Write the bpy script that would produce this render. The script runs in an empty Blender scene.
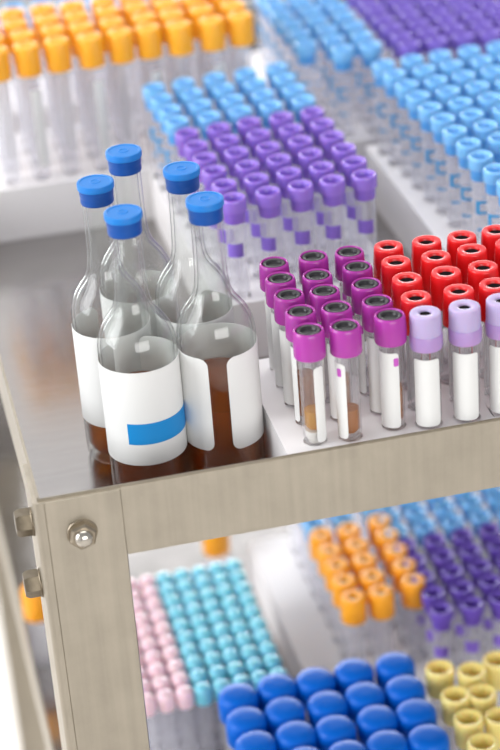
import bpy, bmesh, math, random
from math import sin, cos, pi, radians, sqrt
from mathutils import Vector, Matrix

random.seed(7)
S = bpy.context.scene
COL = S.collection

# ------------------------------------------------------------------ camera
F, PITCH, ROLL, YAW, DIST = 2083.0, radians(28), radians(4.5), radians(10.8), 1.10
fwd = Vector((sin(YAW) * cos(PITCH), cos(YAW) * cos(PITCH), -sin(PITCH)))
r0 = Vector((cos(YAW), -sin(YAW), 0))
u0 = r0.cross(fwd)
CR = cos(ROLL) * r0 - sin(ROLL) * u0
CU = sin(ROLL) * r0 + cos(ROLL) * u0
CLOC = Vector((-0.0617, -0.9497, 0.5667))
cam_d = bpy.data.cameras.new('camera')
cam = bpy.data.objects.new('camera', cam_d)
COL.objects.link(cam)
cam.matrix_world = Matrix(((CR.x, CU.x, -fwd.x, CLOC.x), (CR.y, CU.y, -fwd.y, CLOC.y),
                           (CR.z, CU.z, -fwd.z, CLOC.z), (0, 0, 0, 1)))
cam_d.sensor_fit = 'VERTICAL'
cam_d.sensor_height = 36
cam_d.sensor_width = 24
cam_d.lens = F / 750 * 36
cam_d.clip_start = 0.05
cam_d.dof.use_dof = True
cam_d.dof.focus_distance = 1.165
cam_d.dof.aperture_fstop = 4.9
S.camera = cam


def in_view(x, y, z, m=24):
    """True when the camera could see this point, so that tubes far outside the frame are left out."""
    v = Vector((x, y, z)) - CLOC
    d = v.dot(fwd)
    px, py = 250 + F * v.dot(CR) / d, 375 - F * v.dot(CU) / d
    return -m < px < 500 + m and -m < py < 750 + m


# --------------------------------------------------------------- materials
def lin(c):
    return tuple((v / 255 / 12.92 if v / 255 <= 0.04045 else ((v / 255 + 0.055) / 1.055) ** 2.4) for v in c)


def mat(name, rgb, rough=0.4, metal=0.0, vary=0.0, scale=60, bump=0.0, **kw):
    m = bpy.data.materials.new(name)
    m.use_nodes = True
    nt = m.node_tree
    b = nt.nodes['Principled BSDF']
    c = lin(rgb)
    b.inputs['Base Color'].default_value = (*c, 1)
    b.inputs['Roughness'].default_value = rough
    b.inputs['Metallic'].default_value = metal
    for k, v in kw.items():
        b.inputs[k.replace('_', ' ')].default_value = v
    if vary or bump:
        tc = nt.nodes.new('ShaderNodeTexCoord')
        n = nt.nodes.new('ShaderNodeTexNoise')
        n.inputs['Scale'].default_value = scale
        n.inputs['Detail'].default_value = 4
        nt.links.new(tc.outputs['Object'], n.inputs['Vector'])
        if vary:
            r = nt.nodes.new('ShaderNodeMapRange')
            r.inputs['To Min'].default_value = 1 - vary
            r.inputs['To Max'].default_value = 1 + vary
            nt.links.new(n.outputs['Fac'], r.inputs['Value'])
            mx = nt.nodes.new('ShaderNodeVectorMath')
            mx.operation = 'SCALE'
            mx.inputs[0].default_value = c
            nt.links.new(r.outputs['Result'], mx.inputs['Scale'])
            nt.links.new(mx.outputs['Vector'], b.inputs['Base Color'])
        if bump:
            bp = nt.nodes.new('ShaderNodeBump')
            bp.inputs['Strength'].default_value = bump
            bp.inputs['Distance'].default_value = 0.001
            nt.links.new(n.outputs['Fac'], bp.inputs['Height'])
            nt.links.new(bp.outputs['Normal'], b.inputs['Normal'])
    return m


def steel(name, rgb, rough, stretch, amount=0.12, bump=0.03):
    """Brushed steel: noise drawn out along one axis, with cloudy handling marks over it."""
    m = bpy.data.materials.new(name)
    m.use_nodes = True
    nt = m.node_tree
    b = nt.nodes['Principled BSDF']
    b.inputs['Metallic'].default_value = 1
    tc = nt.nodes.new('ShaderNodeTexCoord')
    mp = nt.nodes.new('ShaderNodeMapping')
    mp.inputs['Scale'].default_value = stretch
    nt.links.new(tc.outputs['Object'], mp.inputs['Vector'])
    n1 = nt.nodes.new('ShaderNodeTexNoise')
    n1.inputs['Scale'].default_value = 1
    n1.inputs['Detail'].default_value = 6
    nt.links.new(mp.outputs['Vector'], n1.inputs['Vector'])
    n2 = nt.nodes.new('ShaderNodeTexNoise')
    n2.inputs['Scale'].default_value = 38
    n2.inputs['Detail'].default_value = 5
    n2.inputs['Roughness'].default_value = 0.65
    nt.links.new(tc.outputs['Object'], n2.inputs['Vector'])
    ad = nt.nodes.new('ShaderNodeMath')
    ad.operation = 'ADD'
    nt.links.new(n1.outputs['Fac'], ad.inputs[0])
    nt.links.new(n2.outputs['Fac'], ad.inputs[1])
    r = nt.nodes.new('ShaderNodeMapRange')
    r.inputs['From Min'].default_value = 0.5
    r.inputs['From Max'].default_value = 1.4
    r.inputs['To Min'].default_value = 1 - amount
    r.inputs['To Max'].default_value = 1 + amount
    nt.links.new(ad.outputs[0], r.inputs['Value'])
    mx = nt.nodes.new('ShaderNodeVectorMath')
    mx.operation = 'SCALE'
    mx.inputs[0].default_value = lin(rgb)
    nt.links.new(r.outputs['Result'], mx.inputs['Scale'])
    nt.links.new(mx.outputs['Vector'], b.inputs['Base Color'])
    r2 = nt.nodes.new('ShaderNodeMapRange')
    r2.inputs['To Min'].default_value = rough - 0.07
    r2.inputs['To Max'].default_value = rough + 0.07
    nt.links.new(n2.outputs['Fac'], r2.inputs['Value'])
    nt.links.new(r2.outputs['Result'], b.inputs['Roughness'])
    bp = nt.nodes.new('ShaderNodeBump')
    bp.inputs['Strength'].default_value = bump
    bp.inputs['Distance'].default_value = 0.0005
    nt.links.new(n1.outputs['Fac'], bp.inputs['Height'])
    nt.links.new(bp.outputs['Normal'], b.inputs['Normal'])
    return m


def clear(name, tint, haze=0.05, edge=0.30, hazecol=(235, 232, 236), ior=1.45, rough=0.04, rim=None):
    """Clear tube wall: see-through, with surface reflection and a little milky scatter that grows at grazing angles."""
    m = bpy.data.materials.new(name)
    m.use_nodes = True
    nt = m.node_tree
    nt.nodes.remove(nt.nodes['Principled BSDF'])
    out = nt.nodes['Material Output']
    tr = nt.nodes.new('ShaderNodeBsdfTransparent')
    tr.inputs['Color'].default_value = (*tint, 1)
    gl = nt.nodes.new('ShaderNodeBsdfGlossy')
    gl.inputs['Roughness'].default_value = rough
    df = nt.nodes.new('ShaderNodeBsdfDiffuse')
    df.inputs['Color'].default_value = (*lin(hazecol), 1)
    tl = nt.nodes.new('ShaderNodeBsdfTranslucent')
    tl.inputs['Color'].default_value = (*lin(hazecol), 1)
    sc = nt.nodes.new('ShaderNodeMixShader')      # the milky share both throws light back and lets it through
    sc.inputs[0].default_value = 0.5
    nt.links.new(df.outputs[0], sc.inputs[1])
    nt.links.new(tl.outputs[0], sc.inputs[2])
    lw = nt.nodes.new('ShaderNodeLayerWeight')
    lw.inputs['Blend'].default_value = 0.5
    pw = nt.nodes.new('ShaderNodeMath')
    pw.operation = 'POWER'
    pw.inputs[1].default_value = 3
    nt.links.new(lw.outputs['Facing'], pw.inputs[0])
    ma = nt.nodes.new('ShaderNodeMath')
    ma.operation = 'MULTIPLY_ADD'
    ma.inputs[1].default_value = edge
    ma.inputs[2].default_value = haze
    nt.links.new(pw.outputs[0], ma.inputs[0])
    if rim:                       # longer way through the glass near the outline
        p4 = nt.nodes.new('ShaderNodeMath')
        p4.operation = 'POWER'
        p4.inputs[1].default_value = 6
        nt.links.new(lw.outputs['Facing'], p4.inputs[0])
        mc = nt.nodes.new('ShaderNodeMix')
        mc.data_type = 'RGBA'
        nt.links.new(p4.outputs[0], mc.inputs[0])
        mc.inputs[6].default_value = (*tint, 1)
        mc.inputs[7].default_value = (*rim, 1)
        nt.links.new(mc.outputs[2], tr.inputs['Color'])
    m1 = nt.nodes.new('ShaderNodeMixShader')
    nt.links.new(ma.outputs[0], m1.inputs[0])
    nt.links.new(tr.outputs[0], m1.inputs[1])
    nt.links.new(sc.outputs[0], m1.inputs[2])
    p5 = nt.nodes.new('ShaderNodeMath')
    p5.operation = 'POWER'
    p5.inputs[1].default_value = 5
    nt.links.new(lw.outputs['Facing'], p5.inputs[0])
    f0 = ((ior - 1) / (ior + 1)) ** 2
    fr = nt.nodes.new('ShaderNodeMath')           # Schlick's reflectance, the same on both sides of the thin wall
    fr.operation = 'MULTIPLY_ADD'
    fr.inputs[1].default_value = 1 - f0
    fr.inputs[2].default_value = f0
    nt.links.new(p5.outputs[0], fr.inputs[0])
    m2 = nt.nodes.new('ShaderNodeMixShader')
    nt.links.new(fr.outputs[0], m2.inputs[0])
    nt.links.new(m1.outputs[0], m2.inputs[1])
    nt.links.new(gl.outputs[0], m2.inputs[2])
    nt.links.new(m2.outputs[0], out.inputs['Surface'])
    return m


M = dict(
    deck=steel('steel_deck', (174, 171, 169), 0.20, (20, 200, 20), 0.10, 0.02),
    frame=steel('steel_frame', (176, 168, 154), 0.42, (170, 170, 6), 0.15, 0.06),
    bolt=steel('bolt_metal', (122, 112, 96), 0.38, (300, 300, 300), 0.22, 0.12),
    nut=steel('nut_metal', (166, 155, 138), 0.34, (300, 300, 300), 0.16, 0.08),
    shiny=steel('bolt_bright', (200, 194, 184), 0.22, (300, 300, 300), 0.10, 0.04),
    rack=mat('white_rack', (244, 241, 241), 0.42, vary=0.02, scale=30),
    tube=clear('clear_tube', (0.965, 0.965, 0.97), 0.045, 0.32),
    tubefar=clear('clear_tube_hazy', (0.98, 0.98, 0.985), 0.15, 0.40, (246, 245, 250)),
    label=mat('paper_label', (230, 230, 228), 0.55, vary=0.015, scale=80),
    magenta=mat('magenta_plastic', (172, 58, 161), 0.24, Subsurface_Weight=0.15, Subsurface_Scale=0.003),
    lavender=mat('lavender_plastic', (186, 170, 210), 0.35, Subsurface_Weight=0.3, Subsurface_Scale=0.004),
    lavskirt=mat('lavender_skirt_plastic', (174, 142, 198), 0.32, Subsurface_Weight=0.3, Subsurface_Scale=0.004),
    red=mat('red_plastic', (228, 34, 38), 0.26, Subsurface_Weight=0.1, Subsurface_Scale=0.003),
    rubber=mat('dark_rubber', (40, 38, 42), 0.36, vary=0.2, scale=300),
    hole=mat('cap_hole_shade_rubber', (18, 12, 16), 0.7, Specular_IOR_Level=0.1),  # near-black: shade of the cap hole put into the rubber's colour
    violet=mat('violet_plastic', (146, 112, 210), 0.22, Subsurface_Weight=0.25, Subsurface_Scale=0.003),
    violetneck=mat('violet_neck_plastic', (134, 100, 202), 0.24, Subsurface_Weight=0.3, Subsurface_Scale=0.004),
    deep=mat('deep_purple_plastic', (126, 102, 200), 0.12),
    plum=mat('plum_purple_plastic', (104, 76, 178), 0.2),
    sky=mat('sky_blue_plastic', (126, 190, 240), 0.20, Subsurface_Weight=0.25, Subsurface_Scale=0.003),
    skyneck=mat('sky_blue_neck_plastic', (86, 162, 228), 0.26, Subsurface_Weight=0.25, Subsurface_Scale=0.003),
    yellow=mat('amber_yellow_plastic', (250, 174, 40), 0.28, Subsurface_Weight=0.15, Subsurface_Scale=0.003),
    orange=mat('orange_plastic', (252, 168, 36), 0.38, Subsurface_Weight=0.1, Subsurface_Scale=0.003),
    brownhole=mat('brown_hole', (84, 36, 14), 0.6),
    royal=mat('royal_blue_plastic', (0, 100, 206), 0.36, Specular_IOR_Level=0.22),
    pale=mat('pale_yellow_plastic', (238, 220, 138), 0.34, Subsurface_Weight=0.3, Subsurface_Scale=0.004),
    palein=mat('pale_yellow_well', (206, 186, 110), 0.5),
    cyan=mat('cyan_plastic', (134, 216, 236), 0.14, Subsurface_Weight=0.3, Subsurface_Scale=0.003),
    pink=mat('pink_plastic', (246, 212, 222), 0.18, Subsurface_Weight=0.3, Subsurface_Scale=0.003),
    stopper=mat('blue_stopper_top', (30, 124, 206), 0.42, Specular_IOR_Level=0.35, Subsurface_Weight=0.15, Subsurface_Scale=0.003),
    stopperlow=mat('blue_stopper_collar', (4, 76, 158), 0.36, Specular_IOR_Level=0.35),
    stripe=mat('blue_label_print', (14, 136, 206), 0.5),
    vprint=mat('violet_print', (140, 108, 214), 0.5),
    mprint=mat('magenta_print', (196, 84, 190), 0.5),
    bprint=mat('blue_print', (30, 152, 214), 0.5),
    rprint=mat('red_print', (196, 24, 44), 0.5),
    wall=mat('wall_paint', (236, 236, 238), 0.8, vary=0.01, scale=3),
    floor=mat('floor_vinyl', (214, 209, 203), 0.45, vary=0.03, scale=4),
    winframe=mat('window_frame_paint', (240, 240, 240), 0.4),
)


def liquid(name, rgb, alpha_tint, mixf):
    """Stained liquid: coloured light goes through it, a share is scattered back by the fluid itself."""
    m = bpy.data.materials.new(name)
    m.use_nodes = True
    nt = m.node_tree
    b = nt.nodes['Principled BSDF']
    b.inputs['Base Color'].default_value = (*lin(rgb), 1)
    b.inputs['Roughness'].default_value = 0.08
    tr = nt.nodes.new('ShaderNodeBsdfTransparent')
    tr.inputs['Color'].default_value = (*lin(alpha_tint), 1)
    mx = nt.nodes.new('ShaderNodeMixShader')
    mx.inputs[0].default_value = mixf
    nt.links.new(b.outputs[0], mx.inputs[2])
    nt.links.new(tr.outputs[0], mx.inputs[1])
    nt.links.new(mx.outputs[0], nt.nodes['Material Output'].inputs['Surface'])
    return m


M['amber'] = liquid('amber_reagent', (176, 92, 12), (234, 174, 72), 0.34)
M['serum'] = liquid('amber_serum', (222, 166, 50), (242, 208, 120), 0.5)
M['serumdark'] = liquid('brown_serum', (196, 124, 36), (234, 184, 98), 0.48)
M['gel'] = mat('separator_gel', (224, 222, 214), 0.4)
M['bottle'] = clear('bottle_glass', (0.965, 0.972, 0.968), 0.012, 0.10, (222, 226, 224), ior=1.5, rough=0.012, rim=(0.42, 0.43, 0.44))


# ------------------------------------------------------------- mesh makers
def finish(bm, name, material, smooth=True, angle=40):
    bmesh.ops.recalc_face_normals(bm, faces=bm.faces)
    me = bpy.data.meshes.new(name)
    bm.to_mesh(me)
    bm.free()
    if smooth:
        for p in me.polygons:
            p.use_smooth = True
        me.set_sharp_from_angle(angle=radians(angle))
    me.materials.append(M[material])
    return me


def lathe_into(bm, prof, seg=24, closed=False):
    rings = []
    for r, z in prof:
        if r < 1e-7:
            rings.append([bm.verts.new((0, 0, z))])
        else:
            rings.append([bm.verts.new((r * cos(2 * pi * i / seg), r * sin(2 * pi * i / seg), z)) for i in range(seg)])
    pairs = list(zip(rings[:-1], rings[1:]))
    if closed:
        pairs.append((rings[-1], rings[0]))
    for a, b in pairs:
        for i in range(seg):
            j = (i + 1) % seg
            if len(a) == 1 and len(b) == 1:
                continue
            if len(a) == 1:
                bm.faces.new((a[0], b[i], b[j]))
            elif len(b) == 1:
                bm.faces.new((a[i], a[j], b[0]))
            else:
                bm.faces.new((a[i], a[j], b[j], b[i]))


def lathe(name, prof, material, seg=24, closed=False, angle=40):
    bm = bmesh.new()
    lathe_into(bm, prof, seg, closed)
    return finish(bm, name, material, angle=angle)


def box_into(bm, x0, x1, y0, y1, z0, z1, bev=0.0):
    r = bmesh.ops.create_cube(bm, size=1)
    vs = r['verts']
    for v in vs:
        v.co = Vector(((x0 + x1) / 2 + v.co.x * (x1 - x0), (y0 + y1) / 2 + v.co.y * (y1 - y0), (z0 + z1) / 2 + v.co.z * (z1 - z0)))
    if bev:
        es = list({e for v in vs for e in v.link_edges})
        bmesh.ops.bevel(bm, geom=es, offset=bev, segments=2, affect='EDGES')


def arc_patch(name, r, a0, a1, z0, z1, material, corner=0.0, n=14, th=0.00018):
    """A strip of paper wrapped on a cylinder; angle 0 faces -Y, corners may be rounded."""
    bm = bmesh.new()
    L = r * (a1 - a0)
    ss = [L * i / n for i in range(n + 1)]
    if corner:
        ss = sorted(set(ss + [corner * (1 - cos(t * pi / 10)) for t in range(6)] + [L - corner * (1 - cos(t * pi / 10)) for t in range(6)]))
    inner, outer = [], []
    for s in ss:
        d = min(s, L - s)
        ins = 0 if (not corner or d >= corner) else corner - sqrt(max(0, corner ** 2 - (corner - d) ** 2))
        a = a0 + s / r
        for lst, rr in ((inner, r), (outer, r + th)):
            lst.append((bm.verts.new((rr * sin(a), -rr * cos(a), z0 + ins)), bm.verts.new((rr * sin(a), -rr * cos(a), z1 - ins))))
    for k in range(len(ss) - 1):
        for lst in (inner, outer):
            bm.faces.new((lst[k][0], lst[k + 1][0], lst[k + 1][1], lst[k][1]))
        for w in (0, 1):
            bm.faces.new((inner[k][w], inner[k + 1][w], outer[k + 1][w], outer[k][w]))
    for k in (0, len(ss) - 1):
        bm.faces.new((inner[k][0], inner[k][1], outer[k][1], outer[k][0]))
    return finish(bm, name, material, angle=30)


def thing(name, label, cat, loc=(0, 0, 0), rz=0.0, group=None):
    o = bpy.data.objects.new(name, None)
    COL.objects.link(o)
    o.empty_display_size = 0.01
    o.location = loc
    o.rotation_euler = (0, 0, rz)
    o['label'] = label
    o['category'] = cat
    if group:
        o['group'] = group
    return o


def part(name, me, parent=None, label=None, loc=None, rz=None):
    o = bpy.data.objects.new(name, me)
    COL.objects.link(o)
    o.parent = parent
    if loc:
        o.location = loc
    if rz is not None:
        o.rotation_euler = (0, 0, rz)
    if label:
        o['label'] = label
    return o


def struct(name, me):
    o = part(name, me)
    o['kind'] = 'structure'
    return o


def tag(o, label, cat, group=None):
    o['label'] = label
    o['category'] = cat
    if group:
        o['group'] = group
    return o


# ---------------------------------------------------------------- the room
FLOOR = -0.95
def box_mesh(name, dims, material, bev=0.0):
    bm = bmesh.new()
    for d in dims:
        box_into(bm, *d, bev)
    return finish(bm, name, material, smooth=bool(bev))


struct('floor', box_mesh('floor', [(-2.2, 3.2, -3.2, 1.9, FLOOR - 0.1, FLOOR)], 'floor'))
struct('wall_back', box_mesh('wall_back', [(-2.2, -0.7, 1.8, 1.9, FLOOR, 1.75), (1.5, 3.2, 1.8, 1.9, FLOOR, 1.75),
                                           (-0.7, 1.5, 1.8, 1.9, FLOOR, -0.45), (-0.7, 1.5, 1.8, 1.9, 0.30, 1.75)], 'wall'))
struct('wall_left', box_mesh('wall_left', [(-2.2, -2.1, -3.2, 1.8, FLOOR, -0.1), (-2.2, -2.1, -3.2, 1.8, 1.5, 1.75),
                                           (-2.2, -2.1, -3.2, -0.9, -0.1, 1.5), (-2.2, -2.1, 1.3, 1.8, -0.1, 1.5)], 'wall'))
win = struct('window_1', box_mesh('window_frame', [(-2.19, -2.12, -0.9, -0.84, -0.1, 1.5), (-2.19, -2.12, 1.24, 1.3, -0.1, 1.5),
                                                   (-2.19, -2.12, -0.84, 1.24, -0.1, -0.04), (-2.19, -2.12, -0.84, 1.24, 1.44, 1.5),
                                                   (-2.18, -2.13, 0.18, 0.22, -0.04, 1.44)], 'winframe'))
pane = part('pane', box_mesh('pane', [(-2.158, -2.154, -0.84, 1.24, -0.04, 1.44)], 'tube'), win)
win = struct('added_window', box_mesh('window_frame', [(-0.7, -0.64, 1.82, 1.88, -0.45, 0.30), (1.44, 1.5, 1.82, 1.88, -0.45, 0.30), (-0.64, 1.44, 1.82, 1.88, -0.45, -0.39),  # unseen window, added to let light onto the lower tray from behind
                                                   (-0.64, 1.44, 1.82, 1.88, 0.24, 0.30), (0.38, 0.42, 1.83, 1.87, -0.39, 0.24)], 'winframe'))
part('pane', box_mesh('pane', [(-0.64, 1.44, 1.848, 1.852, -0.39, 0.24)], 'tube'), win)
struct('baseboard_back', box_mesh('baseboard_back', [(-2.1, 3.2, 1.785, 1.8, FLOOR, FLOOR + 0.1)], 'winframe'))

# ------------------------------------------------------------- the trolley
W, D = 0.64, 0.76
DECK = -0.042
LOW = -0.323          # how far the lower tray sits beneath the upper one


def tray_mesh(name, frame_mat):
    bm = bmesh.new()
    t = 0.0016
    box_into(bm, t, W - t, t, D - t, DECK - 0.002, DECK)
    nb = len(bm.faces)
    for d in ((0, W, 0, t), (0, W, D - t, D), (0, t, t, D - t), (W - t, W, t, D - t)):
        box_into(bm, *d, -0.044, 0, 0.0005)
    box_into(bm, 0, W, -0.0009, 0, -0.0085, -0.0004, 0.0004)     # folded rim along the front
    bm.faces.ensure_lookup_table()
    me = finish(bm, name, 'deck', angle=30)
    me.materials.append(M[frame_mat])
    for k, p in enumerate(me.polygons):
        c = p.center
        inside = t - 1e-4 < c.x < W - t + 1e-4 and t - 1e-4 < c.y < D - t + 1e-4
        p.material_index = 0 if inside else 1
    return me


cart = thing('steel_trolley', 'stainless steel trolley with two tray shelves on angle legs with bolts', 'trolley', (0, 0, FLOOR))
up = -FLOOR
tray = tray_mesh('shelf_tray', 'frame')
part('shelf_tray', tray, cart, loc=(0, 0, up))
part('shelf_tray', tray, cart, loc=(0, 0, up + LOW))


def leg_mesh(sx, sy):
    """L-profile: wide front flange, narrow side flange, rounded outer bend."""
    th, a, b, r = 0.0026, 0.0445, 0.042, 0.0034
    pts = [(a - 0.0006, -th), (a - 0.0001, -th + 0.0007), (a, 0.0), (0.0, 0.0), (0.0, b), (-th, b), (-th, -th + r)]
    for k in range(1, 6):
        t = k * pi / 10
        pts.append((-th + r - r * cos(t), -th + r - r * sin(t)))
    pts += [(0.0030, -th), (0.0032, -th + 0.0003), (0.0034, -th)]      # rolled crease beside the bend
    bm = bmesh.new()
    z0, z1 = 0.0, up - 0.0012
    lo = [bm.verts.new((x * sx, y * sy, z0)) for x, y in pts]
    hi = [bm.verts.new((x * sx, y * sy, z1)) for x, y in pts]
    n = len(pts)
    bm.faces.new(lo)
    bm.faces.new(hi)
    for i in range(n):
        j = (i + 1) % n
        bm.faces.new((lo[i], lo[j], hi[j], hi[i]))
    return finish(bm, 'leg', 'frame', angle=35)


legs = []
for sx, sy, lx, ly in ((1, 1, 0, 0), (-1, 1, W, 0), (1, -1, 0, D), (-1, -1, W, D)):
    legs.append(part('leg', leg_mesh(sx, sy), cart, loc=(lx, ly, 0)))


def bolt_mesh(hx=0.0076, hh=0.0048, ch=0.0012, turn=0.3, m='bolt'):
    """Hexagonal nut on a thin washer, axis +Z; the front one has a bright domed end."""
    bm = bmesh.new()
    lathe_into(bm, [(0, 0), (0.0084, 0), (0.0084, 0.0007), (0.0081, 0.0011), (0, 0.0011)], 28)
    rings = []
    for rr, z in ((hx, 0.0011), (hx, hh), (hx * 0.84, hh + ch)):
        rings.append([bm.verts.new((rr * cos(k * pi / 3 + turn), rr * sin(k * pi / 3 + turn), z)) for k in range(6)])
    for p, q in zip(rings[:-1], rings[1:]):
        for k in range(6):
            bm.faces.new((p[k], p[(k + 1) % 6], q[(k + 1) % 6], q[k]))
    bm.faces.new(rings[0])
    bm.faces.new(rings[-1])
    return finish(bm, 'bolt', m, angle=28)


nut = bolt_mesh(0.0080, 0.0046, 0.0012, 0.3, 'nut')
head = bolt_mesh(0.0078, 0.0072, 0.0022, 0.5)
dome = lathe('bolt_end', [(0, 0.0058), (0.0052, 0.0058), (0.0051, 0.0072), (0.0043, 0.0088), (0.0024, 0.0099), (0, 0.0102)], 'shiny', 20)
for lg, (lx, ly, sx, sy) in zip(legs, ((0, 0, 1, 1), (W, 0, -1, 1), (0, D, 1, -1), (W, D, -1, -1))):
    for k, (p, ax) in enumerate((((0.0213 * sx, -0.0026 * sy, up - 0.0232), 'f'), ((-0.0026 * sx, 0.020 * sy, up - 0.0245), 's'),
                                 ((-0.0026 * sx, 0.0205 * sy, up - 0.0645), 's'))):
        o = part('bolt', nut if ax == 'f' else head, lg, loc=p)
        if ax == 'f':
            o.rotation_euler = (pi / 2 * sy, 0, 0)
            part('bolt_end', dome, o, 'bright domed bolt end')
        else:
            o.rotation_euler = (0, -pi / 2 * sx, 0)

# ------------------------------------------------------------------- racks
def rack_mesh(name, cells, x0, x1, y0, y1, h, holes, r, depth, seg=14):
    """Block with a real round well in each cell; holes[i][j] = centre or None. cells = (list of x bounds, list of y bounds)."""
    xs, ys = cells
    bm = bmesh.new()
    grid = {}

    def gv(x, y):
        k = (round(x, 5), round(y, 5))
        if k not in grid:
            grid[k] = bm.verts.new((x, y, h))
        return grid[k]
    X = [x0] + xs + [x1]
    Y = [y0] + ys + [y1]
    for i in range(len(X) - 1):
        for j in range(len(Y) - 1):
            a, b, c, d = gv(X[i], Y[j]), gv(X[i + 1], Y[j]), gv(X[i + 1], Y[j + 1]), gv(X[i], Y[j + 1])
            ctr = None
            if 0 < i < len(X) - 2 and 0 < j < len(Y) - 2:
                ctr = holes[i - 1][j - 1]
            if ctr is None:
                bm.faces.new((a, b, c, d))
                continue
            cx, cy = ctr
            corners = [a, b, c, d]
            n = seg // 4 * 4
            rr = r(i - 1, j - 1) if callable(r) else r
            ring = [bm.verts.new((cx + rr * cos(2 * pi * k / n - 3 * pi / 4), cy + rr * sin(2 * pi * k / n - 3 * pi / 4), h)) for k in range(n)]
            low = [bm.verts.new((v.co.x, v.co.y, h - depth)) for v in ring]
            q = n // 4
            for s in range(4):
                idx = [(s * q + t) % n for t in range(q + 1)]
                bm.faces.new([corners[s], corners[(s + 1) % 4]] + [ring[t] for t in reversed(idx)])
            for k in range(n):
                m = (k + 1) % n
                bm.faces.new((ring[k], ring[m], low[m], low[k]))
            bm.faces.new(low)
    # sides and underside
    top = {}
    border = [(x, y0) for x in X] + [(x1, y) for y in Y[1:]] + [(x, y1) for x in reversed(X[:-1])] + [(x0, y) for y in reversed(Y[1:-1])]
    tv = [gv(x, y) for x, y in border]
    bv = [bm.verts.new((x, y, 0)) for x, y in border]
    for k in range(len(border)):
        m = (k + 1) % len(border)
        bm.faces.new((tv[k], tv[m], bv[m], bv[k]))
    bm.faces.new(bv)
    return finish(bm, name, 'rack', angle=35)


def make_rack(label, pos, rx, ry, z, h, x0, x1, y0, y1, r=0.0067, depth=0.0029, cat='tube rack', seg=14):
    """pos[i][j]: world hole centres by column i and row j (None = no hole)."""
    cx = [sum(p[0] for p in c if p) / max(1, sum(1 for p in c if p)) for c in pos]
    nr = len(pos[0])
    cy = []
    for j in range(nr):
        v = [c[j][1] for c in pos if c[j]]
        cy.append(sum(v) / len(v))

    def bounds(c, p, lo, hi):
        b = [max(lo + 0.0005, c[0] - p / 2)] + [(u + v) / 2 for u, v in zip(c[:-1], c[1:])] + [min(hi - 0.0005, c[-1] + p / 2)]
        return b
    xs, ys = bounds(cx, rx, x0, x1), bounds(cy, ry, y0, y1)
    loc = ((x0 + x1) / 2, (y0 + y1) / 2, z + 0.0002)
    sh = lambda p: None if p is None else (p[0] - loc[0], p[1] - loc[1])
    me = rack_mesh('tube_rack', ([x - loc[0] for x in xs], [y - loc[1] for y in ys]), x0 - loc[0], x1 - loc[0], y0 - loc[1], y1 - loc[1],
                   h, [[sh(p) for p in c] for c in pos], r, depth, seg)
    o = part('tube_rack', me)
    o.location = loc
    return tag(o, label, cat, 'white tube racks')


RT = -0.002                      # rack tops on the upper tray
RH = RT - DECK - 0.0002
PIT = 0.0026                     # how deep a tube stands in its well
ORD = ['first', 'second', 'third', 'fourth', 'fifth', 'sixth', 'seventh', 'eighth', 'ninth', 'tenth', 'eleventh', 'twelfth', 'thirteenth', 'fourteenth']


def tube_profile(r, L, closed_bottom=True):
    p = [(0, 0), (r * 0.5, r * 0.14), (r * 0.82, r * 0.44), (r * 0.97, r * 0.82), (r, r * 1.2), (r, L)]
    w = 0.0009
    return p + [(r - w, L), (r - w, r * 1.25), (r * 0.8 - w * 0.6, r * 0.5 + w), (0, w)]


# ---- shared meshes of the tubes of the front rack; z = 0 is the foot of the tube
TL = 0.068 + PIT                 # foot to top of cap
H0 = TL - 0.001
tube_near = lathe('tube_body', tube_profile(0.0064, TL - 0.006), 'tube', 28)
tube_wide = lathe('tube_body', tube_profile(0.0074, TL - 0.014), 'tube', 30)
mag_cap = lathe('cap', [(0.0066, TL - 0.0158), (0.0086, TL - 0.0158), (0.00885, TL - 0.0152), (0.0088, TL - 0.008), (0.0085, TL - 0.0016),
                        (0.0081, TL - 0.0004), (0.0076, TL), (0.0071, TL - 0.0003), (0.0069, TL - 0.0012), (0.0068, TL - 0.004), (0.0066, TL - 0.008)],
                'magenta', 32, closed=True, angle=50)
mag_stop = lathe('stopper', [(0.0066, TL - 0.006), (0.0068, TL - 0.0014), (0.0062, TL - 0.0005), (0.0050, TL - 0.0004), (0.0044, TL - 0.0010),
                             (0.0038, TL - 0.0022), (0.0016, TL - 0.0020), (0, TL - 0.0017)], 'rubber', 28, angle=50)
lav_cap = lathe('cap', [(0.0064, TL - 0.0120), (0.0087, TL - 0.0120), (0.0087, TL - 0.0105), (0.0086, TL - 0.003), (0.0085, TL - 0.0008), (0.0082, TL - 0.0001), (0.0078, TL + 0.0001),
                        (0.0040, TL), (0.0034, TL - 0.0005), (0.0031, TL - 0.003), (0, TL - 0.0032)], 'lavender', 32, angle=50)
lav_skirt = lathe('cap_skirt', [(0.0076, TL - 0.0205), (0.0088, TL - 0.0205), (0.0091, TL - 0.0196), (0.0091, TL - 0.0132), (0.0087, TL - 0.0121), (0.0076, TL - 0.0121)],
                  'lavskirt', 32, closed=True)
lav_plug = lathe('stopper', [(0, TL - 0.0031), (0.0030, TL - 0.0031), (0.0030, TL - 0.0012), (0.0018, TL - 0.0016), (0, TL - 0.0018)], 'hole', 16)
red_cap = lathe('cap', [(0.0066, TL - 0.0200), (0.0092, TL - 0.0200), (0.0093, TL - 0.0192), (0.0089, TL - 0.008), (0.0084, TL - 0.0012), (0.0081, TL - 0.0002), (0.0077, TL),
                        (0.0049, TL - 0.0001), (0.0044, TL - 0.0006), (0.0041, TL - 0.0035), (0, TL - 0.0037)], 'red', 32, angle=50)
red_plug = lathe('stopper', [(0, TL - 0.0036), (0.0040, TL - 0.0036), (0.0040, TL - 0.0018), (0.0024, TL - 0.0024), (0, TL - 0.0026)], 'hole', 18)


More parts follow.
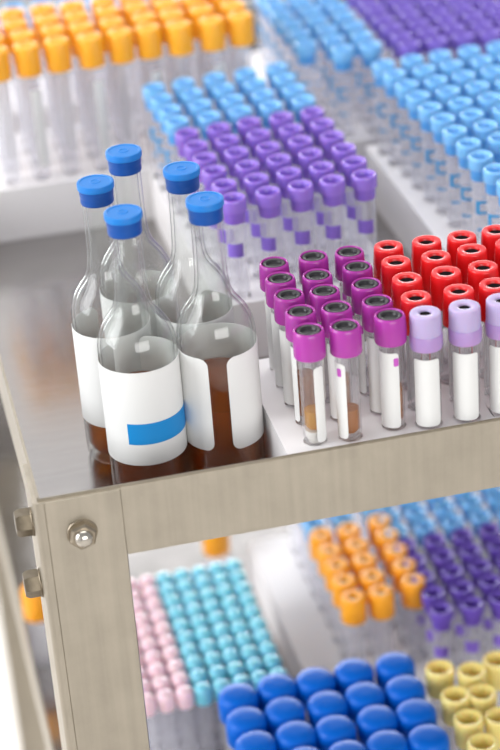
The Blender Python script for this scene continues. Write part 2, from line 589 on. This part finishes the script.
def liquid_mesh(r, z0, z1, material, seg=20):
    return lathe('liquid', [(0, z0), (r * 0.7, z0 + 0.0008), (r, z0 + 0.003), (r, z1 - 0.0002), (r * 0.93, z1), (0, z1 - 0.0003)], material, seg)


LZ0, LZ1 = PIT + 0.001, TL - 0.0225
front_pos = [
    [(0.1557, 0.0147), (0.1571, 0.0378), (0.1562, 0.0602), (0.1566, 0.0821), (0.1580, 0.1032)],
    [(0.1752, 0.0125), (0.1766, 0.0355), (0.1758, 0.0577), (0.1770, 0.0785), (0.1812, 0.1035)],
    [(0.2010, 0.0161), (0.1995, 0.0350), (0.1998, 0.0577), (0.2011, 0.0812), (0.2021, 0.1017)],
    [(0.2196, 0.0118), (0.2205, 0.0318), (0.2226, 0.0557), (0.2232, 0.0791), (0.2250, 0.1007)],
    [(0.2415, 0.0114), (0.2447, 0.0312), (0.2452, 0.0557), (0.2463, 0.0777), (0.2474, 0.0993)],
    [(0.2626, 0.0118), (0.2652, 0.0316), (0.2666, 0.0551), (0.2679, 0.0787), (0.2682, 0.0982)],
    [(0.2840, 0.0110), (0.2862, 0.0330), (0.2880, 0.0560), (0.2905, 0.0788), (0.2890, 0.0984)],
]
make_rack('white rack at the front lip holding magenta, red and lavender tubes', front_pos, 0.0205, 0.0215, DECK, RH, 0.1375, 0.318, 0.0022, 0.118, lambda i, j: 0.0077 if i > 2 and j == 0 else 0.0067, PIT + 0.0004, seg=20)

DEG = pi / 180
# how each front tube is dressed: label arc (deg, 0 faces the front), liquid (z0, z1, kind)
RB = 0.00652
front_dress = {
    (0, 0): dict(lab=(12, 70), liq=(0.0115, 0.0235, 'serum'), gel=True, words='amber serum and a narrow label strip at its side'),
    (1, 0): dict(lab=(-95, -8), liq=(0.0066, 0.0220, 'serumdark'), mp=True, words='brown serum beside its label'),
    (2, 0): dict(lab=(-110, 38), liq=(0.0066, 0.029, 'serumdark'), mp=True, words='wide label nearly hiding its serum'),
    (0, 1): dict(lab=(-120, -35), liq=(0.0066, 0.034, 'serumdark')),
    (1, 1): dict(lab=(-70, 10), liq=(0.0066, 0.030, 'serumdark')),
    (2, 1): dict(lab=(-85, 40)),
    (0, 2): dict(lab=(-110, 45)), (0, 3): dict(lab=(-110, 40)), (0, 4): dict(lab=(-110, 60)),
}
place_col = ['first', 'second', 'third', 'fourth', 'fifth', 'sixth', 'seventh']
row_word = ['front row', 'second row', 'third row', 'fourth row', 'back row']
GM, GR, GL = 'magenta-capped tubes in the front rack', 'red-capped tubes in the front rack', 'lavender-capped tubes in the front rack'
for i, c in enumerate(front_pos):
    for j, p in enumerate(c):
        kind = 'magenta' if i < 3 else ('lavender' if j == 0 else 'red')
        if not in_view(p[0], p[1], 0.06):
            continue
        d = dict(front_dress.get((i, j), {}))
        if kind == 'lavender':
            d['lab'] = (-62, 62)
        if kind == 'red':
            d.setdefault('lab', (-150, -95))
            d['strip'] = True
        lab0 = d.get('lab', (random.choice([-120, -60, 60]), 0))
        if lab0[1] == 0:
            lab0 = (lab0[0], lab0[0] + 100)
        base = '%s-capped blood tube' % kind
        if kind == 'lavender':
            label = ['lavender-capped tube with plain white label right beside the magenta tubes', 'lavender-capped tube with plain white label, second of the front-row lavender ones',
                     'lavender-capped tube in the front row, cut by the picture edge'][i - 3] if i < 6 else 'lavender-capped tube'
        else:
            cc = i if kind == 'magenta' else i - 3
            label = '%s, %s, %s %s file from the left' % (base, row_word[j], place_col[cc], kind)
            if 'words' in d:
                label = '%s at the lip, %s' % (base, d['words'])
        t = thing('blood_tube', label, 'blood tube', (p[0], p[1], RT - PIT + 0.0002), 0, {'magenta': GM, 'red': GR, 'lavender': GL}[kind])
        part('tube_body', tube_wide if kind == 'lavender' else tube_near, t)
        if kind == 'magenta':
            part('cap', mag_cap, t)
            part('stopper', mag_stop, t, 'dark rubber stopper')
        elif kind == 'red':
            part('cap', red_cap, t)
            part('stopper', red_plug, t, 'stopper coloured dark like shade in the cap hole')
        else:
            part('cap', lav_cap, t)
            part('cap_skirt', lav_skirt, t)
            part('stopper', lav_plug, t, 'stopper coloured dark like shade in the cap hole')
        aim = -14 - 2 * i
        a0, a1 = (lab0[0] + aim) * DEG, (lab0[1] + aim) * DEG
        lb = part('label', arc_patch('label', 0.0075 if kind == 'lavender' else RB, a0, a1, LZ0 + 0.0005, LZ1 - 0.003 if kind != 'magenta' else LZ1 + 0.002, 'label', 0.0022, 12), t, 'white paper label')
        if d.get('mp') or (kind == 'magenta' and j > 1):
            bm_a = (a1 - 0.45 if (i, j) != (1, 0) else a0 + 0.75)
            part('label_print', arc_patch('label_print', RB + 0.00025, bm_a, bm_a + 0.42, LZ1 - 0.006, LZ1 - 0.001, 'mprint', 0.0008, 5, 0.00006), lb)
        if d.get('strip'):
            part('label_edge', arc_patch('label_edge', RB + 0.0002, (72 + aim) * DEG, (88 + aim) * DEG, LZ0 + 0.002, LZ1 + 0.001, 'rprint', 0, 4), t, 'dark red printed strip')
        if 'liq' in d:
            z0, z1, k = d['liq']
            part('liquid', liquid_mesh(0.0053, z0 + PIT - 0.004, z1 + PIT - 0.004, k), t)
            if d.get('gel'):
                part('gel_plug', lathe('gel_plug', [(0, 0.0014), (0.0036, 0.0024), (0.0052, 0.0072), (0.0052, z0 + PIT - 0.0042), (0, z0 + PIT - 0.0042)], 'gel', 20), t, 'white gel plug')

# ----------------------------------------------------------------- bottles
BR = 0.0221
prof = [(0, 0.0008), (0.0185, 0.0), (0.0208, 0.0008), (0.0218, 0.0035), (BR, 0.008), (BR, 0.0875), (0.0218, 0.0930), (0.0210, 0.0975), (0.0196, 0.1015),
        (0.0176, 0.1052), (0.0153, 0.1085), (0.0130, 0.1115), (0.0112, 0.1148), (0.0099, 0.119), (0.0092, 0.125), (0.0089, 0.134), (0.0087, 0.147), (0.0086, 0.160)]
wl = 0.0016
inner = [(0.0068, 0.160), (0.0068, 0.147), (0.0071, 0.134), (0.0075, 0.1245), (0.0083, 0.1180), (0.0097, 0.1132), (0.0116, 0.1098), (0.0140, 0.1068), (0.0163, 0.1034), (0.0182, 0.1000),
         (0.0196, 0.0962), (0.0203, 0.0920), (BR - wl, 0.0870), (BR - wl, 0.009), (0.0190, 0.0058), (0.0165, 0.0050), (0, 0.0056)]
bottle_body = lathe('glass_body', prof + inner, 'bottle', 48, angle=60)
HT = 0.1702
cap_top = lathe('stopper', [(0, HT - 0.0042), (0.0098, HT - 0.0042), (0.0103, HT - 0.0037), (0.0104, HT - 0.0010), (0.0102, HT - 0.0002), (0.0097, HT), (0.0088, HT),
                            (0.0083, HT - 0.0004), (0.0030, HT - 0.0003), (0.0027, HT), (0.0023, HT), (0.0020, HT - 0.0003), (0, HT - 0.0003)], 'stopper', 40, angle=30)
cap_low = lathe('stopper_collar', [(0.0088, HT - 0.0122), (0.0091, HT - 0.0124), (0.0094, HT - 0.0117), (0.0093, HT - 0.0092), (0.0092, HT - 0.0084), (0.0095, HT - 0.0076), (0.0096, HT - 0.0043), (0.0088, HT - 0.0043)],
                'stopperlow', 40, closed=True)
brine = lathe('liquid', [(0, 0.0060), (0.0160, 0.0056), (0.0186, 0.0064), (BR - wl - 0.0002, 0.0100), (BR - wl - 0.0002, 0.0632), (BR - wl - 0.0010, 0.0626), (0, 0.0622)], 'amber', 44)
# the label's arc in degrees, 0 facing the front; the gap is what it leaves open
bottles = [
    ((0.0700, 0.0640), (-150, 170), 'glass bottle with a broad blue stripe printed on its white label', True),
    ((0.1146, 0.0645), (None), 'glass bottle with amber liquid showing through a gap in its label', False),
    ((0.0626, 0.1110), (-168, 120), 'glass bottle with plain white label standing behind the blue-striped one', False),
    ((0.1112, 0.1115), (-160, 160), 'glass bottle behind the one with the open label gap', False),
    ((0.0852, 0.1500), (-150, 175), 'hindmost glass bottle of the five, behind all the others', False),
]
for (x, y), arc, label, striped in bottles:
    b = thing('reagent_bottle', label, 'bottle', (x, y, DECK + 0.0002), 0, 'blue-stoppered glass bottles')
    part('glass_body', bottle_body, b)
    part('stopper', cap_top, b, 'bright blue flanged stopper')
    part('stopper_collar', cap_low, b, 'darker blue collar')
    part('liquid', brine, b, 'amber brown liquid')
    if arc is None:
        lb = arc_patch('label', BR + 0.0001, 1 * DEG, 334 * DEG, 0.0262, 0.0842, 'label', 0.005, 60, 0.0002)
    else:
        lb = arc_patch('label', BR + 0.0001, arc[0] * DEG, arc[1] * DEG, 0.0262, 0.0842, 'label', 0.005, 60, 0.0002)
    lo = part('label', lb, b, 'white paper label')
    if striped:
        part('label_stripe', arc_patch('label_stripe', BR + 0.0004, -34 * DEG, 120 * DEG, 0.0395, 0.0525, 'stripe', 0, 40, 0.00008), lo, 'blue printed stripe')


# --------------------------------------------- tubes of the racks behind
def ring_cap(name, L, m, seg=20, r=0.0081, ri=0.0055, h=0.0085, deep=0.006):
    """Wide cap with a rounded rim and an open well in its top."""
    return lathe(name, [(0.0062, L - h), (r * 0.98, L - h), (r, L - h + 0.0008), (r, L - 0.0018), (r * 0.97, L - 0.0006), (r * 0.90, L), (ri * 1.14, L - 0.0003),
                        (ri, L - 0.0014), (ri * 0.9, L - deep), (0, L - deep - 0.0003)], m, seg, angle=50)


def neck(name, L, m, seg=18, h=0.0085, len_=0.0075, r=0.0068):
    return lathe(name, [(0.0060, L - h - len_), (r * 0.95, L - h - len_), (r, L - h - len_ + 0.001), (r, L - h), (0.0060, L - h)], m, seg, closed=True)


TB = 0.067 + PIT
tube_mid = lathe('tube_body', tube_profile(0.0064, TB - 0.010), 'tubefar', 18)
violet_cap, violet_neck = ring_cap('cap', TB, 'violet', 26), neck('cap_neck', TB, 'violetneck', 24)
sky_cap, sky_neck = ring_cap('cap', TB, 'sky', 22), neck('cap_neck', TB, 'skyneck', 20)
deep_cap, deep_neck = ring_cap('cap', TB, 'deep', 16), neck('cap_neck', TB, 'deep', 16)
plum_cap, plum_neck = ring_cap('cap', TB, 'plum', 18), neck('cap_neck', TB, 'plum', 16)
AIM = -20 * DEG
lab_white = arc_patch('label', 0.00652, AIM - 1.5, AIM + 0.5, PIT + 0.008, TB - 0.021, 'label', 0, 12)
sq_violet = arc_patch('label_print', 0.0067, AIM - 0.85, AIM + 0.75, PIT + 0.029, PIT + 0.038, 'vprint', 0, 8, 0.0001)


def frame_print(r, a0, a1, z0, z1, w, m):
    """An open square bracket printed on the label, with a bar beneath it."""
    bm = bmesh.new()
    def patch(b0, b1, y0, y1, n=5):
        for k in range(n):
            t0, t1 = b0 + (b1 - b0) * k / n, b0 + (b1 - b0) * (k + 1) / n
            lo, hi = [], []
            for rr, lst in ((r, lo), (r + 0.0001, hi)):
                for t, z in ((t0, y0), (t1, y0), (t1, y1), (t0, y1)):
                    lst.append(bm.verts.new((rr * sin(t), -rr * cos(t), z)))
            bm.faces.new(hi)
            for q in range(4):
                bm.faces.new((lo[q], lo[(q + 1) % 4], hi[(q + 1) % 4], hi[q]))
    da = w / r
    patch(a0, a0 + da * 1.3, z0, z1, 2)
    patch(a0 + da * 1.3, a1, z1 - w, z1)
    patch(a0 + da * 1.3, a1, z0, z0 + w)
    patch(a0 + 0.1, a1 - 0.2, z0 - 0.0115, z0 - 0.0100)
    bmesh.ops.remove_doubles(bm, verts=bm.verts, dist=1e-6)
    return finish(bm, 'label_print', m, angle=30)


sq_blue = frame_print(0.0067, AIM - 0.75, AIM + 0.5, PIT + 0.029, PIT + 0.038, 0.0018, 'bprint')


def plain_tube(kind_name, label, x, y, z, cap, nk, body, group, extra=(), cat='test tube', rz=0.0):
    t = thing(kind_name, label, cat, (x, y, z), rz, group)
    part('tube_body', body, t)
    part('cap', cap, t)
    if nk:
        part('cap_neck', nk, t)
    for n_, me in extra:
        part(n_, me, t)
    return t


def jit(s=0.0007):
    return random.uniform(-s, s)


def far_word(n):
    return ORD[n]


# violet and sky-blue rack behind the bottles
nc, nrow = 5, 10
posv = [[(0.1575 + 0.0211 * i - 0.0012 * j * (1 - i * 0.12) + jit(), 0.2065 + 0.0012 * i + 0.0236 * j + jit()) for j in range(nrow)] for i in range(nc)]
make_rack('white rack behind the bottles holding violet tubes before sky-blue ones', posv, 0.021, 0.0236, DECK, RH, 0.1405, 0.2545, 0.1945, 0.4335)
for i in range(nc):
    for j in range(nrow):
        x, y = posv[i][j]
        if not in_view(x, y, 0.06):
            continue
        z = RT - PIT + 0.0002
        if j < 6:
            plain_tube('violet_capped_tube', 'violet-capped tube in rack behind the bottles, %s, %s from the left' % ('front row' if j == 0 else '%s row' % ORD[j], ORD[i]),
                       x, y, z, violet_cap, violet_neck, tube_mid, 'violet-capped tubes behind the bottles', (('label_print', sq_violet),), rz=jit(0.25))
        else:
            plain_tube('blue_capped_tube', 'sky-blue capped tube behind the violet ones, %s blue row, %s from the left' % (ORD[j - 6], ORD[i]),
                       x, y, z, sky_cap, sky_neck, tube_mid, 'sky-blue tubes behind the violet ones', (('label_print', sq_blue),), rz=jit(0.25))

# long rack of sky-blue tubes at the right
nc, nrow = 7, 11
posr = [[(0.3205 + 0.0212 * i - 0.00115 * j + jit(), 0.1655 + 0.0008 * i + 0.0234 * j + jit()) for j in range(nrow)] for i in range(nc)]
make_rack('long white rack of sky-blue tubes behind the red ones', posr, 0.021, 0.0234, DECK, RH, 0.2965, 0.470, 0.1535, 0.4145)
for i in range(nc):
    for j in range(nrow):
        x, y = posr[i][j]
        if not in_view(x, y, 0.064, 14):
            continue
        plain_tube('blue_capped_tube', 'sky-blue capped tube in long rack behind red tubes, %s row, %s column from left' % (ORD[j], ORD[i]),
                   x, y, RT - PIT + 0.0002, sky_cap, sky_neck, tube_mid, 'sky-blue tubes in the long rack', (('label_print', sq_blue),), rz=jit(0.25))

# blue rack and deep purple rack at the back
nc, nrow = 3, 9
posb = [[(0.2690 + 0.0212 * i + jit(), 0.4420 + 0.0236 * j + jit()) if not (i == 0 and j == 0) else None for j in range(nrow)] for i in range(nc)]
make_rack('narrow white rack of blue tubes behind the long blue rack', posb, 0.021, 0.0236, DECK, RH, 0.2570, 0.3235, 0.4290, 0.648)
for i in range(nc):
    for j in range(nrow):
        if posb[i][j] is None:
            continue
        x, y = posb[i][j]
        if in_view(x, y, 0.064, 14):
            plain_tube('blue_capped_tube', 'blurred blue-capped tube in narrow rack at the back, %s row, %s from the left' % (ORD[j], ORD[i]),
                       x, y, RT - PIT + 0.0002, sky_cap, sky_neck, tube_mid, 'blue tubes in the narrow back rack', (('label_print', sq_blue),))
nc, nrow = 9, 11
posd = [[(0.3370 + 0.0206 * i + jit(), 0.4320 + 0.0206 * j + jit()) for j in range(nrow)] for i in range(nc)]
make_rack('white rack of deep purple tubes at the back of the top tray', posd, 0.0206, 0.0206, DECK, RH, 0.3250, 0.530, 0.4205, 0.652)
for i in range(nc):
    for j in range(nrow):
        x, y = posd[i][j]
        if in_view(x, y, 0.064, 14):
            plain_tube('purple_capped_tube', 'deep purple capped tube in rack at the back, %s row, %s column from left' % (ORD[j], ORD[i]),
                       x, y, RT - PIT + 0.0002, deep_cap, deep_neck, tube_mid, 'deep purple tubes at the back')

# yellow-capped tubes, taller, in a rack at the left back
TY = 0.100 + PIT
tube_tall = lathe('tube_body', tube_profile(0.0066, TY - 0.006), 'tubefar', 18)
yprof = [(0.0068, TY - 0.0215), (0.0090, TY - 0.0215), (0.0093, TY - 0.0205), (0.0092, TY - 0.0022), (0.0088, TY - 0.0006), (0.0080, TY), (0.0048, TY - 0.0003), (0.0042, TY - 0.0014),
         (0.0034, TY - 0.0020), (0, TY - 0.0020)]
yel_cap = lathe('cap', yprof, 'yellow', 24, angle=50)
lab_tall = arc_patch('label', 0.0068, -0.2, 1.3, PIT + 0.010, TY - 0.032, 'label', 0, 10)
nc, nrow = 9, 4
posy = [[(0.0432 + 0.0219 * i + jit(0.0012), 0.4480 + 0.0010 * (i % 3) + 0.0262 * j + jit()) for j in range(nrow)] for i in range(nc)]
make_rack('white rack of tall yellow-capped tubes at the rear left corner', posy, 0.0219, 0.0262, DECK, RH, 0.0050, 0.2360, 0.4350, 0.542)
for i in range(nc):
    for j in range(nrow):
        x, y = posy[i][j]
        if in_view(x, y, 0.08, 30):
            plain_tube('yellow_capped_tube', 'tall yellow-capped tube, %s of its rack, %s from the left' % ('front row' if j == 0 else '%s row' % ORD[j], ORD[i]),
                       x, y, RT - PIT + 0.0002, yel_cap, None, tube_tall, 'tall yellow-capped tubes', (('label', lab_tall),) if (i + j) % 2 else ())
# blue tubes behind the yellow ones
nc, nrow = 6, 3
posz = [[(0.0560 + 0.0215 * i + jit(), 0.6000 + 0.0236 * j + jit()) for j in range(nrow)] for i in range(nc)]
make_rack('white rack of blue tubes behind the yellow-capped ones', posz, 0.0215, 0.0236, DECK, RH, 0.0400, 0.1800, 0.5880, 0.662)
for i in range(nc):
    for j in range(nrow):
        x, y = posz[i][j]
        if in_view(x, y, 0.064, 6):
            plain_tube('blue_capped_tube', 'blue-capped tube glimpsed behind the yellow caps, %s row, %s from the left' % (ORD[j], ORD[i]),
                       x, y, RT - PIT + 0.0002, sky_cap, sky_neck, tube_mid, 'blue tubes behind the yellow ones')

# --------------------------------------------------- lower tray of the cart
LD = DECK + LOW                     # lower deck
LR = LD + RH                        # rack tops there
TO = 0.067 + PIT
or_cap = lathe('cap', [(0.0068, TO - 0.0195), (0.0088, TO - 0.0195), (0.0091, TO - 0.0187), (0.0089, TO - 0.002), (0.0085, TO - 0.0005), (0.0078, TO), (0.0036, TO - 0.0003), (0.0029, TO - 0.0010),
                       (0.0027, TO - 0.0035), (0, TO - 0.0036)], 'orange', 22, angle=50)
or_hole = lathe('stopper', [(0, TO - 0.0034), (0.0026, TO - 0.0034), (0.0024, TO - 0.0022), (0, TO - 0.0019)], 'brownhole', 12)
nrow = 9
cols_l = []
for i in range(9):
    col = []
    for j in range(nrow):
        if i < 3:
            x, y = 0.2232 + 0.0212 * i + (0.004 if i == 2 else 0) , 0.2293 + 0.0212 * j + (0.005 if i == 2 else 0)
        else:
            x, y = 0.2232 + 0.0212 * i - 0.0090, 0.1955 + 0.0212 * j
        col.append((x + jit(), y + jit()))
    cols_l.append(col)
left_cols = [c[:] for c in cols_l[:3]]
right_cols = [c[:] for c in cols_l[3:]]
make_rack('white rack on the lower tray holding orange tubes before blue ones', left_cols, 0.0212, 0.0212, LD, RH, 0.1880, 0.2770, 0.1750, 0.4250)
make_rack('white rack on the lower tray holding purple tubes before blue ones', right_cols, 0.0212, 0.0212, LD, RH, 0.2775, 0.4000, 0.1750, 0.3900)
for i in range(9):
    for j in range(nrow):
        x, y = cols_l[i][j]
        if not in_view(x, y, LR + 0.06, 14):
            continue
        z = LR - PIT + 0.0002
        rw = 'front row' if j == 0 else '%s row' % ORD[j]
        if i < 3 and j < 5:
            t = plain_tube('orange_capped_tube', 'orange-capped tube on the lower tray, %s, %s of three from the left' % (rw, ORD[i]),
                           x, y, z, or_cap, None, tube_mid, 'orange-capped tubes on the lower tray', (('stopper', or_hole),))
        elif i >= 3 and j < 5:
            plain_tube('purple_capped_tube', 'purple-capped tube on the lower tray, %s, %s purple file beside the orange ones' % (rw, ORD[i - 3]),
                       x, y, z, plum_cap, plum_neck, tube_mid, 'purple tubes on the lower tray', (('label_print', sq_violet),))
        else:
            plain_tube('blue_capped_tube', 'blurred blue-capped tube on the lower tray, %s, %s file from the left' % (rw, ORD[i]),
                       x, y, z, sky_cap, sky_neck, tube_mid, 'blue tubes on the lower tray')

# royal blue screw caps, near, in a low white rack
TRO = 0.067 + PIT
ro_prof = [(0.0100, TRO - 0.0200), (0.0128, TRO - 0.0200), (0.0134, TRO - 0.0190), (0.0135, TRO - 0.0070), (0.0130, TRO - 0.0035), (0.0115, TRO - 0.0012), (0.0085, TRO - 0.0001), (0.004, TRO + 0.0003), (0, TRO + 0.0003)]
ro_cap = lathe('cap', ro_prof, 'royal', 30, angle=50)
ro_body = lathe('tube_body', tube_profile(0.0108, TRO - 0.010), 'tubefar', 20)
posq = [[(0.1190 + 0.0268 * i + (0.0020 if j else 0) + 0.0003 * j + jit(), 0.0390 + 0.0268 * j + (0.002 * (i % 2)) + jit()) for j in range(5)] for i in range(5)]
for c in posq:                      # rows counted from the front
    pass
make_rack('low white rack of royal blue screw-capped tubes on the lower tray', posq, 0.0268, 0.0268, LD, RH, 0.1040, 0.2445, 0.0220, 0.1640, 0.0113, PIT + 0.0004)
for i in range(5):
    for j in range(5):
        x, y = posq[i][j]
        if in_view(x, y, LR + 0.06, 16):
            plain_tube('screw_capped_tube', 'royal blue screw-capped tube, %s row from the back, %s from the left' % (ORD[4 - j], ORD[i]),
                       x, y, LR - PIT + 0.0002, ro_cap, None, ro_body, 'royal blue screw-capped tubes')

# pale yellow open caps beside them
TP = 0.067 + PIT
pale_cap = lathe('cap', [(0.0068, TP - 0.020), (0.0090, TP - 0.020), (0.0093, TP - 0.017), (0.0098, TP - 0.005), (0.0098, TP - 0.002), (0.0094, TP - 0.0005), (0.0086, TP), (0.0074, TP - 0.0004),
                         (0.0068, TP - 0.0020), (0.0060, TP - 0.0090), (0, TP - 0.0092)], 'pale', 24, angle=50)
posp = [(0.2560, 0.1300), (0.2755, 0.1210), (0.2950, 0.1270), (0.2570, 0.0990), (0.2740, 0.0960), (0.2950, 0.0900), (0.2575, 0.0735), (0.2770, 0.0690), (0.2975, 0.0640), (0.2580, 0.0470), (0.2800, 0.0430)]
colp = [[posp[9], posp[6], posp[3], posp[0]], [posp[10], posp[7], posp[4], posp[1]], [None, posp[8], posp[5], posp[2]]]
make_rack('white rack of pale yellow open-capped tubes on the lower tray', colp, 0.02, 0.025, LD, RH, 0.2455, 0.3100, 0.0300, 0.1600)
for i in range(3):
    for j in range(4):
        if colp[i][j] is None:
            continue
        x, y = colp[i][j]
        if in_view(x, y, LR + 0.06, 12):
            plain_tube('yellow_capped_tube', 'pale yellow open-capped tube beside royal blue caps, %s row from the back, %s file' % (ORD[3 - j], ORD[i]),
                       x, y, LR - PIT + 0.0002, pale_cap, None, tube_mid, 'pale yellow tubes on the lower tray')

# cyan and pink vials, close-packed, in a clear-sided low box at the left
TV = 0.078
vial_body = lathe('vial_body', tube_profile(0.0054, TV - 0.006), 'tubefar', 14)
vp = [(0.0050, TV - 0.013), (0.0060, TV - 0.013), (0.0063, TV - 0.012), (0.0063, TV - 0.004), (0.0058, TV - 0.0016), (0.0045, TV - 0.0003), (0.002, TV), (0, TV)]
cy_cap = lathe('cap', vp, 'cyan', 18, angle=50)
pk_cap = lathe('cap', vp, 'pink', 18, angle=50)
VX, VY = 0.0665, 0.1850
posk = [[(VX + 0.0131 * i + jit(0.0004), VY + 0.0157 * j + jit(0.0005)) for j in range(10)] for i in range(8)]
make_rack('low white rack packed with pink and cyan vials on the lower tray', posk, 0.0131, 0.0157, LD, 0.020, 0.0575, 0.1675, 0.1760, 0.3380, 0.0058, 0.0100, seg=12)
for i in range(8):
    for j in range(10):
        x, y = posk[i][j]
        if not in_view(x, y, LD + 0.08, 10):
            continue
        c = 'pink' if i < 3 else 'cyan'
        plain_tube('%s_vial' % c, 'small %s-capped vial, %s, %s %s file from the left' % (c, 'front row' if j == 0 else '%s row' % ORD[j], ORD[i if i < 3 else i - 3], c),
                   x, y, LD + 0.0202 - 0.0098, pk_cap if i < 3 else cy_cap, None, vial_body, '%s-capped vials on the lower tray' % c, cat='vial')

# two orange-lidded jars far back on the lower tray
jar_body = lathe('jar_body', [(0, 0), (0.0088, 0), (0.0098, 0.002), (0.0098, 0.040), (0.0085, 0.044), (0.0075, 0.044), (0.0088, 0.039), (0.0088, 0.003), (0, 0.003)], 'tubefar', 24)
jar_lid = lathe('lid', [(0.0082, 0.043), (0.0104, 0.043), (0.0107, 0.045), (0.0106, 0.066), (0.0098, 0.068), (0, 0.068)], 'orange', 28)
for x, y, w in ((0.0130, 0.372, 'by the front leg'), (0.1610, 0.415, 'behind the cyan vials')):
    t = thing('sample_jar', 'small clear jar with an orange lid on the lower tray %s' % w, 'jar', (x, y, LD + 0.0002), 0, 'orange-lidded jars on the lower tray')
    part('jar_body', jar_body, t)
    part('lid', jar_lid, t, 'orange screw lid')

# ------------------------------------------------------------------- light
def area(name, loc, target, sx, sy, power, color=(1, 1, 1)):
    l = bpy.data.lights.new(name, 'AREA')
    l.shape = 'RECTANGLE'
    l.size, l.size_y = sx, sy
    l.energy = power
    l.color = color
    o = bpy.data.objects.new(name, l)
    COL.objects.link(o)
    o.location = loc
    o.rotation_euler = (Vector(target) - Vector(loc)).to_track_quat('-Z', 'Y').to_euler()
    return o


area('daylight_and_fill', (-2.05, 0.2, 0.70), (0.2, 0.2, -0.1), 1.5, 2.0, 70, (0.97, 0.985, 1.0))
area('ceiling_light', (0.2, 0.7, 1.65), (0.2, 0.3, 0.0), 1.6, 0.9, 22, (1.0, 0.99, 0.97))
area('daylight_and_fill', (0.5, -3.0, 0.55), (0.2, 0.2, -0.3), 2.4, 1.3, 64, (1.0, 0.99, 0.98))  # added front fill to brighten the lower tray; no window stands here
area('daylight_and_fill', (0.4, 1.78, -0.07), (0.3, 0.2, -0.12), 2.0, 0.62, 42, (0.98, 0.99, 1.0))  # added backlight at the unseen back window, for lower tray and cap rims
w = bpy.data.worlds.new('world')
S.world = w
w.use_nodes = True
w.node_tree.nodes['Background'].inputs['Color'].default_value = (0.97, 0.98, 1.0, 1)
w.node_tree.nodes['Background'].inputs['Strength'].default_value = 0.5

S.view_settings.view_transform = 'Standard'
S.view_settings.look = 'None'
S.view_settings.exposure = -0.15
S.view_settings.gamma = 1
S.view_settings.use_curve_mapping = False
S.cycles.max_bounces = 14
S.cycles.transparent_max_bounces = 40
S.cycles.use_denoising = True
